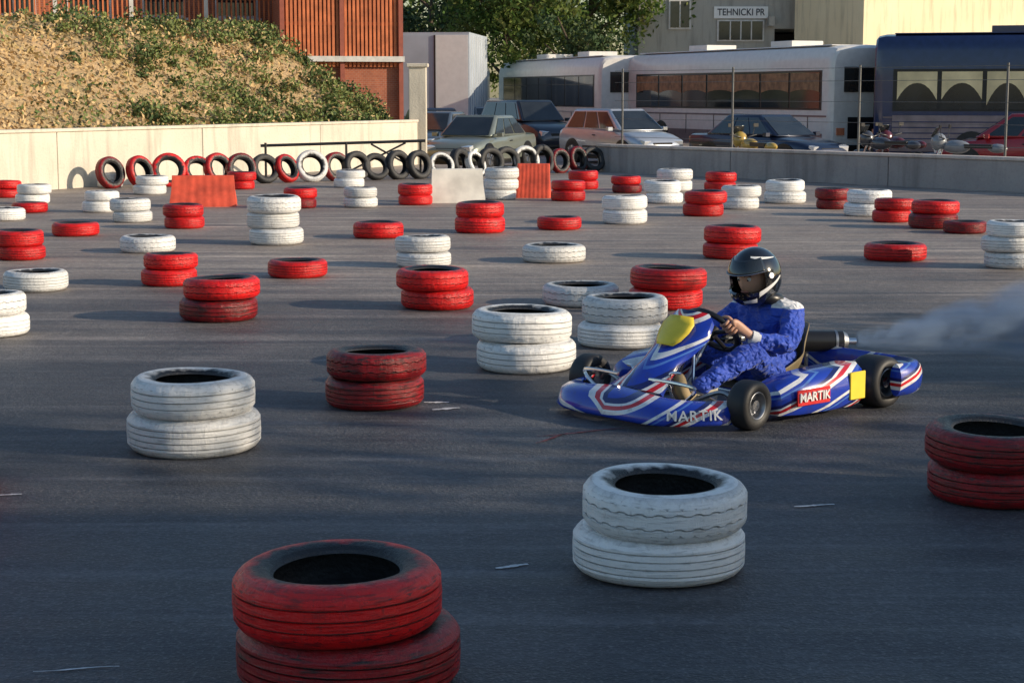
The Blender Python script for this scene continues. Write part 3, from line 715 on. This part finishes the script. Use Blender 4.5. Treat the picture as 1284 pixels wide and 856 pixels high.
for s in(-1,1):
    b.tube([(.16,s*.20,.07),(.20,s*.34,.13),(.21,s*.42,.205),(.23,s*.30,.225),(.24,s*.12,.225)],.010,M_chrome,8)
    b.tube([(-.25,s*.30,.06),(-.28,s*.50,.10),(-.55,s*.56,.12),(-.82,s*.50,.10),(-.84,s*.30,.06)],.012,M_chrome,8)
    b.tube([(0,s*.44,.10),(-.08,s*.2,.12),(-.12,s*.03,.12)],.008,M_steel,8)
    b.tube([(.0,s*.50,.13),(.02,s*.42,.17),(.03,s*.24,.10)],.012,M_steel,8)
    b.tube([(-1.08,s*.3,.08),(-1.24,s*.34,.12),(-1.27,s*.42,.16)],.014,M_chrome,8)
b.tube([(-.1,0,.10),(-.20,0,.22),(-.36,0,.42)],.012,M_steel,8)
b.tube([(-.12,-.08,.07),(-.20,0,.36),(-.12,.08,.07)],.010,M_chrome,8)
for s in(-1,1): b.tube([(.02,s*.12,.06),(.10,s*.14,.14),(.11,s*.14,.24),(.09,s*.20,.25)],.008,M_chrome,8)
b.box((-.10,0,.038),(.80,.46,.006),M_steel)
b.obj('chassis',kart)
def nosex(y): q=abs(y)/.58; return .45-.33*q**5
b=MB(); rings=[]
for i in range(41):
    y=-.58+1.16*i/40; q=abs(y)/.58; xf=nosex(y); hz=.150-.015*q; dep=.17-.06*q**2
    bl=.012*math.cos(q*3.0)
    rings.append([V((xf-.03,y*.98,.030)),V((xf+.012,y,.036)),V((xf+.022,y*1.01,.052)),V((xf+.006,y*1.01,.085)),V((xf-.012,y*1.01,.125)),V((xf-.045,y,hz)),V((xf-dep*.7,y*.97,hz+.022+bl)),V((xf-dep,y*.95,hz+.012)),V((xf-dep+.01,y*.95,hz-.005)),V((xf-dep*.6,y*.96,hz-.002)),V((xf-.06,y*.97,.10)),V((xf-.06,y*.97,.045))])
b.loft(rings,M_liv); b.obj('nose_fairing',kart,ang=60)
b=MB(); rings=[]
for (x,z,wd) in((.31,.165,.20),(.22,.22,.15),(.12,.295,.125),(.02,.36,.150),(-.05,.430,.180),(-.11,.505,.160),(-.13,.540,.12)):
    rings.append([V((x-.012+.05*(abs(t)/1)**2*-1.2,t*wd,z+.012-.02*t*t)) for t in [k/5-1 for k in range(11)]]+[V((x-.03-.06*t*t,t*wd,z-.008-.02*t*t)) for t in [1-k/5 for k in range(11)]])
b.loft(rings,M_liv); b.obj('steering_fairing',kart,ang=60)
b=MB(); gr=[]
for (x,z,wd) in((.030,.362,.060),(.0,.388,.090),(-.04,.430,.112),(-.075,.470,.115),(-.10,.506,.085)):
    gr.append([V((x+.006-.06*(t*.64)**2,t*wd,z+.017-.02*(t*.64)**2)) for t in [k/4-1 for k in range(9)]])
b.loft(gr,M_yel,False,False); o=b.obj('number_panel',kart); so=o.modifiers.new('s','SOLIDIFY'); so.thickness=.003; so.offset=1
for s,n in((1,'left_side_pod'),(-1,'right_side_pod')):
    b=MB(); rings=[]
    for (x,y0,y1,z0,z1) in((-.185,.50,.585,.07,.15),(-.21,.44,.63,.045,.20),(-.35,.42,.66,.04,.235),(-.55,.42,.67,.04,.25),(-.75,.42,.665,.04,.26),(-.84,.45,.65,.05,.27),(-.875,.48,.62,.07,.25)):
        zz=[(y0,z0),(y1-.02,z0),(y1,z0+.025),(y1+.006,(z0+z1)*.5),(y1-.005,z1-.035),(y1-.05,z1),(y0+.02,z1-.01),(y0,z1-.03)]
        rings.append([V((x,s*y,z)) for y,z in zz])
    b.loft(rings,M_liv); b.obj(n,kart,ang=50)
    b=MB(); b.box((-.775,s*.672,.155),(.125,.012,.15),M_yel); o=b.obj(n+'_number',kart); bevel(o,.004,1)
b=MB(); b.tube([(-1.02,.735,.15),(-1.16,.735,.15),(-1.27,.64,.15),(-1.30,.3,.15),(-1.30,-.3,.15),(-1.27,-.64,.15),(-1.16,-.735,.15),(-1.02,-.735,.15)],.042,M_liv,14)
for v in b.v: v.z=.165+(v.z-.15)*2.1
o=b.obj('rear_bumper',kart)
b=MB(); cp=[(-.50,.085,.15,.03),(-.60,.055,.17,.08),(-.72,.045,.185,.13),(-.85,.055,.19,.17),(-.95,.12,.19,.18),(-1.0,.24,.185,.15),(-1.03,.34,.175,.10),(-1.05,.42,.15,.05)]
rings=[]
for k,(x,z,hw,sd) in enumerate(cp):
    back=sstep((k-3)/3.5); r=[]
    for j in range(13):
        t=j/6-1; lift=sd*abs(t)**3
        r.append(V((x+lift*back*1.0,t*hw,z+lift*(1-back))))
    rings.append(r)
b.loft(rings,M_tan,False,False); o=b.obj('seat',kart,ang=70); so=o.modifiers.new('s','SOLIDIFY'); so.thickness=.012; subd(o,1)
b=MB(); b.box((-.86,-.38,.14),(.22,.17,.15),M_steel); b.box((-.86,-.38,.27),(.15,.13,.14),M_black)
for i in range(5): b.box((-.86,-.38,.22+i*.028),(.18,.16,.008),M_steel)
b.cyl((-.99,-.38,.16),(-1.04,-.38,.15),.05,.05,M_steel); b.tube([(-.78,-.38,.28),(-.66,-.40,.33),(-.58,-.40,.30)],.035,M_black,12)
b.tube([(-.94,-.36,.28),(-1.10,-.32,.30),(-1.16,-.20,.29),(-1.14,-.08,.285)],.022,M_steel,12)
b.obj('engine',kart)
b=MB(); p0=V((-1.02,-.16,.285)); p1=V((-1.37,.07,.275)); d=(p1-p0).normalized()
b.cyl(p0,p1,.062,.062,M_black,24); b.cyl(p0-d*.05,p0,.025,.062,M_black,24); b.cyl(p1,p1+d*.03,.063,.045,M_steel,24); b.cyl(p1+d*.03,p1+d*.085,.02,.02,M_chrome,14); b.cyl(p0+d*.02,p0+d*.035,.065,.065,M_steel,24)
b.cyl(p1-d*.05,p1-d*.035,.0645,.0645,M_steel,24); b.cyl((p0+p1)/2,(p0+p1)/2+V((0,0,-.16)),.012,.012,M_steel,8)
b.obj('exhaust_silencer',kart)
b=MB(); b.box((-.22,0,.10),(.2,.2,.12),mat('fuel_tank',(.45,.42,.33),.4)); o=b.obj('fuel_tank',kart); bevel(o,.03,3)
Cw=V((-.36,0,.42)); nW=V((-.74,0,.67)).normalized(); ey=V((0,1,0)); eu=V((.67,0,.74)).normalized()
b=MB(); RW=.155
b.tube([Cw+(ey*math.cos(a)+eu*math.sin(a))*RW for a in [k*math.pi/8 for k in range(16)]],.0165,M_black,10,4,closed=True)
for a in(0.1,math.pi-.1,-math.pi/2): b.cyl(Cw-nW*.02,Cw+(ey*math.cos(a)+eu*math.sin(a))*RW,.013,.012,M_black,8)
b.cyl(Cw-nW*.05,Cw+nW*.01,.035,.04,M_black); b.obj('steering_wheel',kart)
M_wt=mat('white_lettering',(.8,.8,.8),.4); M_rt=mat('red_lettering',(.6,.015,.02),.4)
text('MARTIK',kart,(-.42,.680,.135),(math.pi/2,0,math.pi),.068,M_wt)
b=MB(); b.box((-.42,.6715,.135),(.26,.010,.085),M_rt); o=b.obj('sticker',kart); bevel(o,.003,1)
word='MARTIK'; wid={'M':.062,'I':.026}
y=.40
for ch in word:
    wch=wid.get(ch,.050)
    def adv(y,ds):
        st=ds/12
        for _ in range(12):
            sl=(nosex(y+.001)-nosex(y))/.001; y+=st/math.sqrt(1+sl*sl)
        return y
    yc=adv(y,wch/2); y=adv(yc,wch/2); sl=(nosex(yc+.001)-nosex(yc))/.001
    tn=V((sl,1,0)).normalized(); nm=V((tn.y,-tn.x,0))
    c0=V((nosex(yc)+.004,yc*1.01,.090))+nm*.011
    ang=math.atan2(tn.y,tn.x)
    o=text(ch,kart,tuple(c0),(math.radians(78),0,ang),.074,M_wt)

# ------------------------------------------------------------ DRIVER
drv=empty('kart_driver',(.826,9.30,0),math.radians(220))
def suitmat():
    m,nt,b=newmat('racing_suit'); tc=nt.nodes.new('ShaderNodeTexCoord'); o=tc.outputs['Object']
    sp=nt.nodes.new('ShaderNodeSeparateXYZ'); nt.links.new(o,sp.inputs[0]); ay=math_node(nt,'ABSOLUTE',sp.outputs[1])
    n=noise_n(nt,o,6,3,.5); c=mixc(nt,n,(.012,.05,.40),(.022,.085,.56))
    z=sp.outputs[2]
    sh=math_node(nt,'MULTIPLY',math_node(nt,'GREATER_THAN',z,.525),math_node(nt,'MULTIPLY',math_node(nt,'GREATER_THAN',ay,.10),math_node(nt,'LESS_THAN',ay,.26)))
    c=mixc(nt,sh,c,(.78,.78,.80))
    cu=math_node(nt,'GREATER_THAN',z,.585); c=mixc(nt,cu,c,(.02,.02,.025))
    nt.links.new(c,b.inputs['Base Color']); b.inputs['Roughness'].default_value=.65; b.inputs['Sheen Weight'].default_value=.15
    f=noise_n(nt,mapping(nt,o,(1.6,.8,1.6),(.4,.3,.5)),10,2,.5)
    ridge=math_node(nt,'ABSOLUTE',math_node(nt,'SUBTRACT',f,.5)); bp=nt.nodes.new('ShaderNodeBump'); bp.inputs['Distance'].default_value=.10; bp.inputs['Strength'].default_value=.8
    nt.links.new(ridge,bp.inputs['Height']); nt.links.new(bp.outputs[0],b.inputs['Normal']); return m
M_suit=suitmat()
M_skin=mat('skin',(.55,.30,.20),.5,var=.06); M_shoe=mat('tan_shoe',(.34,.25,.13),.7,var=.15); M_glove=mat('knit_cuff',(.70,.71,.73),.8)
def skinobj(name,verts,edges,roots,m,lv=2,parent=drv):
    me=bpy.data.meshes.new(name); me.from_pydata([v[0] for v in verts],edges,[]); me.materials.append(m)
    o=bpy.data.objects.new(name,me); scene.collection.objects.link(o); o.parent=parent
    sk=o.modifiers.new('Skin','SKIN'); sk.use_smooth_shade=True
    for i,v in enumerate(verts):
        r=v[1]; me.skin_vertices[0].data[i].radius=(r,r) if not isinstance(r,tuple) else r
        me.skin_vertices[0].data[i].use_root=(i in roots)
    s=o.modifiers.new('sub','SUBSURF'); s.levels=lv; s.render_levels=lv
    return o
vt=[((-.82,0,.17),(.13,.17)),((-.85,0,.28),(.12,.155)),((-.835,0,.39),(.125,.175)),((-.80,0,.48),(.105,.15)),((-.765,0,.55),.066),((-.735,0,.61),.058)]
ed=[(0,1),(1,2),(2,3),(3,4),(4,5)]
def chain(start,pts):
    last=start
    for p in pts: vt.append(p); ed.append((last,len(vt)-1)); last=len(vt)-1
for s in(1,-1):
    chain(3,[((-.80,s*.180,.485),.080),((-.72,s*.255,.41),.068),((-.63,s*.30,.335),.057),((-.53,s*.262,.36),.054),((-.445,s*.215,.395),.036)])
    chain(0,[((-.73,s*.11,.165),.098),((-.57,s*.17,.245),.088),((-.41,s*.225,.315),.072),((-.24,s*.19,.225),.062),((-.07,s*.145,.135),.050)])
suit=skinobj('body_in_racing_suit',vt,ed,[0],M_suit,3)
tx=bpy.data.textures.new('suit_folds','CLOUDS'); tx.noise_scale=.075; tx.noise_depth=1
dm=suit.modifiers.new('folds','DISPLACE'); dm.texture=tx; dm.strength=.040; dm.mid_level=.5; dm.texture_coords='LOCAL'
for s,n in((1,'left_shoe'),(-1,'right_shoe')):
    skinobj(n,[((-.075,s*.145,.125),.042),((-.035,s*.145,.075),.042),((.02,s*.145,.125),.042),((.045,s*.145,.19),.040),((.05,s*.145,.245),.030)],[(0,1),(1,2),(2,3),(3,4)],[0],M_shoe,2)
for s,hn in((1,'left_hand'),(-1,'right_hand')):
    a=math.radians(18) if s>0 else math.radians(162)
    rad=ey*math.cos(a)+eu*math.sin(a); tan=(-ey*math.sin(a)+eu*math.cos(a))*(1 if s>0 else -1)
    P=Cw+rad*RW; vs=[];es=[];roots=[]
    wr=V((-.445,s*.215,.395))
    palm=P+rad*.030+nW*.022
    vs+=[(wr,.026),(wr.lerp(palm,.55),(.022,.030)),(palm,(.018,.034)),(palm-nW*.022+rad*.004,(.014,.036))]; es+=[(0,1),(1,2),(2,3)]; roots.append(0)
    for k,off in enumerate((.036,.013,-.011,-.033)):
        ln=(.92,1.05,1,.8)[k]; o0=len(vs)
        c=P+tan*off
        vs+=[(c+rad*.030+nW*.012,.0095),(c+rad*.026-nW*.020*ln,.0092),(c-rad*.006*ln-nW*.029*ln,.0086),(c-rad*.026*ln-nW*.014*ln,.0078),(c-rad*.027*ln+nW*.004,.0068)]
        es+=[(o0+i,o0+i+1) for i in range(4)]; roots.append(o0)
    o0=len(vs); vs+=[(palm+tan*.014,.012),(P+rad*.016+nW*.030+tan*.040,.0105),(P-rad*.006+nW*.026+tan*.054,.0095),(P-rad*.024+nW*.014+tan*.058,.008)]
    es+=[(o0+i,o0+i+1) for i in range(3)]; roots.append(o0)
    skinobj(hn,[(tuple(p),r) for p,r in vs],es,roots,M_skin if s>0 else M_black,2)
    b=MB(); e0=V((-.53,s*.262,.36)); dd=(wr-e0).normalized(); b.tube([wr-dd*.035,wr-dd*.01,wr+dd*.012],.037,M_glove,14); b.obj(hn+'_cuff',drv)
HS=1.11
hm=Matrix.Translation((-.690,0,.693))@Matrix.Rotation(math.radians(14),4,'Y')@Matrix.Rotation(math.radians(4),4,'Z')@Matrix.Scale(HS,4)
def helm(az,el,k=1):
    x=math.cos(el)*math.cos(az); y=math.cos(el)*math.sin(az); z=math.sin(el)
    X=x*.150; Y=y*.126; Z=z*.150
    if x>0 and z<0: X+=.030*x*min(1,-z*2.2)
    return V((X,Y,Z))*k
b=MB(); NA,NE=64,34; grid={}
def inop(az,el): 
    return abs(az)<math.radians(68) and math.radians(-19)<el<math.radians(20)
for k,kk in((0,1.0),(1,.90)):
    for i in range(NA):
        for j in range(NE+1):
            az=-math.pi+2*math.pi*i/NA; el=math.radians(-62+152*j/NE); grid[(k,i,j)]=hm@helm(az,el,kk)
vs=[];ix={}
for key,p in grid.items(): ix[key]=len(vs); vs.append(p)
fs=[]
def azm(i): return -math.pi+2*math.pi*(i+.5)/NA
def elm(j): return math.radians(-62+152*(j+.5)/NE)
for i in range(NA):
    for j in range(NE):
        i2=(i+1)%NA
        if inop(azm(i),elm(j)): continue
        for k in(0,1): fs.append((ix[(k,i,j)],ix[(k,i2,j)],ix[(k,i2,j+1)],ix[(k,i,j+1)]))
        for (di,dj,aa,bb) in((0,1,(i,j+1),(i2,j+1)),(0,-1,(i,j),(i2,j)),(1,0,(i2,j),(i2,j+1)),(-1,0,(i,j),(i,j+1))):
            if 0<=j+dj<NE and inop(azm((i+di)%NA),elm(j+dj)): fs.append((ix[(0,*aa)],ix[(0,*bb)],ix[(1,*bb)],ix[(1,*aa)]))
    fs.append((ix[(0,i,0)],ix[(0,(i+1)%NA,0)],ix[(1,(i+1)%NA,0)],ix[(1,i,0)]))
b.add(vs,fs,M_glossblk); b.obj('helmet_shell',drv,ang=45,fix=False)
b=MB(); rg=[]
for j in range(7):
    el=math.radians(18+j*5.0); rg.append([hm@helm(math.radians(-72+144*i/24),el,1.035) for i in range(25)])
b.loft(rg,M_glass,False,False); o=b.obj('raised_visor',drv); so=o.modifiers.new('s','SOLIDIFY'); so.thickness=.003
b=MB()
for sg in(-1,1):
    p=hm@helm(math.radians(80*sg),math.radians(8),1.0); q=hm@helm(math.radians(80*sg),math.radians(8),1.07); b.cyl(p,q,.020,.016,M_steel,16)
    for (a0,ast,e0,est,hh) in ((14,8,-36,2.9,7.5),(40,6.5,56,-1.6,4.2)):  # upper white band paints a highlight onto the shell; lower one is a stripe
        g=[]
        for t in range(13):
            az=math.radians(sg*(a0+t*ast)); ec=(e0+(t*est if t>4 else 0)) if e0<0 else e0+t*est; hw=hh*(1-abs(t/12-.35)*1.15)
            g.append([hm@helm(az,math.radians(ec-hw),1.006),hm@helm(az,math.radians(ec),1.010),hm@helm(az,math.radians(ec+hw*.7),1.006)])
        b.loft(g,M_whitep,False,False)
b.tube([hm@helm(math.radians(-72+144*i/24),math.radians(19),1.04) for i in range(25)],.0035,M_steel,6,2)
b.obj('helmet_trim_and_highlights',drv)
b=MB(); rings=[]; hf=hm
for j in range(15):
    e_=-math.pi/2+math.pi*j/14; r=[]
    for i in range(28):
        a=2*math.pi*i/28; x=math.cos(e_)*math.cos(a); y=math.cos(e_)*math.sin(a); z=math.sin(e_)
        X=x*.098;Y=y*.078*(1-.18*(z<0)*abs(z));Z=z*.118
        if x>0:
            X+=.022*math.exp(-((y/.10)**2))*math.exp(-(((z+.12)/.17)**2))
            X-=.010*math.exp(-(((abs(y)-.36)/.16)**2))*math.exp(-(((z-.12)/.12)**2))
            X+=.006*math.exp(-((y/.3)**2))*math.exp(-(((z+.42)/.08)**2))
        r.append(hf@V((X+.002,Y,Z)))
    rings.append(r)
b.loft(rings,M_skin); o=b.obj('face',drv,ang=80); subd(o,1)
b=MB()
M_eye=mat('eye_white',(.7,.7,.68),.2); 
for sg in(-1,1):
    c=hf@V((.083,sg*.030,.013)); b.lathe([(math.sin(t*math.pi/8)*.0125,-math.cos(t*math.pi/8)*.0125) for t in range(9)],M_eye,14,Matrix.Translation(c))
    c2=hf@V((.0925,sg*.029,.011)); b.lathe([(math.sin(t*math.pi/6)*.006,-math.cos(t*math.pi/6)*.006) for t in range(7)],M_black,10,Matrix.Translation(c2))
    b.tube([hf@V((.094,sg*.012,.030)),hf@V((.096,sg*.030,.036)),hf@V((.086,sg*.048,.030))],.0035,M_black,6)
b.tube([hf@V((.094,-.022,-.050)),hf@V((.104,0,-.048)),hf@V((.094,.022,-.050))],.004,mat('lips',(.38,.13,.10),.5),6)
b.obj('eyes_brows_and_mouth',drv)
b=MB(); b.tube([(-.755+.080*math.cos(a),.092*math.sin(a),.570+.012*math.cos(a)) for a in [k*math.pi/6 for k in range(12)]],.036,M_black,10,3,closed=True); b.obj('neck_collar',drv)

# ------------------------------------------------------------ exhaust smoke
m=bpy.data.materials.new('exhaust_smoke'); m.use_nodes=True; nt=m.node_tree; nt.nodes.remove(nt.nodes['Principled BSDF'])
pv=nt.nodes.new('ShaderNodeVolumePrincipled'); tc=nt.nodes.new('ShaderNodeTexCoord')
pv.inputs['Color'].default_value=(.52,.70,1,1)
n=noise_n(nt,mapping(nt,tc.outputs['Object'],(1.3,2.4,2.8)),2.6,4,.62)
sp=nt.nodes.new('ShaderNodeSeparateXYZ'); nt.links.new(tc.outputs['Object'],sp.inputs[0])
yy=math_node(nt,'POWER',math_node(nt,'ABSOLUTE',sp.outputs[1]),2.);zz=math_node(nt,'POWER',math_node(nt,'ABSOLUTE',sp.outputs[2]),2.)
rad=math_node(nt,'SQRT',math_node(nt,'ADD',yy,zz))
rmax=math_node(nt,'MULTIPLY_ADD',sp.outputs[0],.20,.05)
fall=math_node(nt,'SUBTRACT',1.,math_node(nt,'DIVIDE',rad,rmax),None,True)
dn=math_node(nt,'MULTIPLY',maprange(nt,n,.42,.64,0,1),fall)
dn=math_node(nt,'MULTIPLY',dn,math_node(nt,'DIVIDE',34.,math_node(nt,'ADD',sp.outputs[0],.7)))
dn=math_node(nt,'MULTIPLY',dn,maprange(nt,sp.outputs[0],2.0,3.0,1,0))
nt.links.new(dn,pv.inputs['Density']); nt.links.new(pv.outputs[0],nt.nodes['Material Output'].inputs['Volume'])
b=MB(); b.tube([(0,0,0),(1,0,0),(2,0,0),(3,0,0)],lambda t:.055+.60*t,m,20)
ex=V((.826,9.30,0))+Matrix.Rotation(math.radians(220),3,'Z')@V((-1.445,.12,.275))
b.obj('exhaust_smoke',loc=(ex.x,ex.y,ex.z+.01),rot=(0,math.radians(-5),math.radians(8)))

# ------------------------------------------------------------ light, sky, camera
el=math.radians(18); sd=V((1,-.28,0)).normalized()
sundir=V((sd.x*math.cos(el),sd.y*math.cos(el),math.sin(el)))
L=bpy.data.lights.new('sun','SUN'); L.energy=5; L.angle=math.radians(.5); L.color=(1,.84,.63)
so=bpy.data.objects.new('sun',L); scene.collection.objects.link(so); so.rotation_euler=sundir.to_track_quat('Z','Y').to_euler()
w=bpy.data.worlds.new('World'); scene.world=w; w.use_nodes=True; nt=w.node_tree
sky=nt.nodes.new('ShaderNodeTexSky'); sky.sky_type='NISHITA'; sky.sun_disc=False; sky.sun_elevation=el; sky.sun_rotation=math.atan2(sd.x,sd.y)
sky.air_density=1.3; sky.dust_density=.8; sky.ozone_density=3.0
bg=nt.nodes['Background']; nt.links.new(sky.outputs[0],bg.inputs[0]); bg.inputs[1].default_value=.15
cam=bpy.data.cameras.new('camera'); co=bpy.data.objects.new('camera',cam); scene.collection.objects.link(co); scene.camera=co
co.location=(0,0,1.7); co.rotation_euler=(math.radians(90-8.02),0,0); cam.sensor_width=36; cam.lens=61.7; cam.clip_end=2000; cam.clip_start=.1
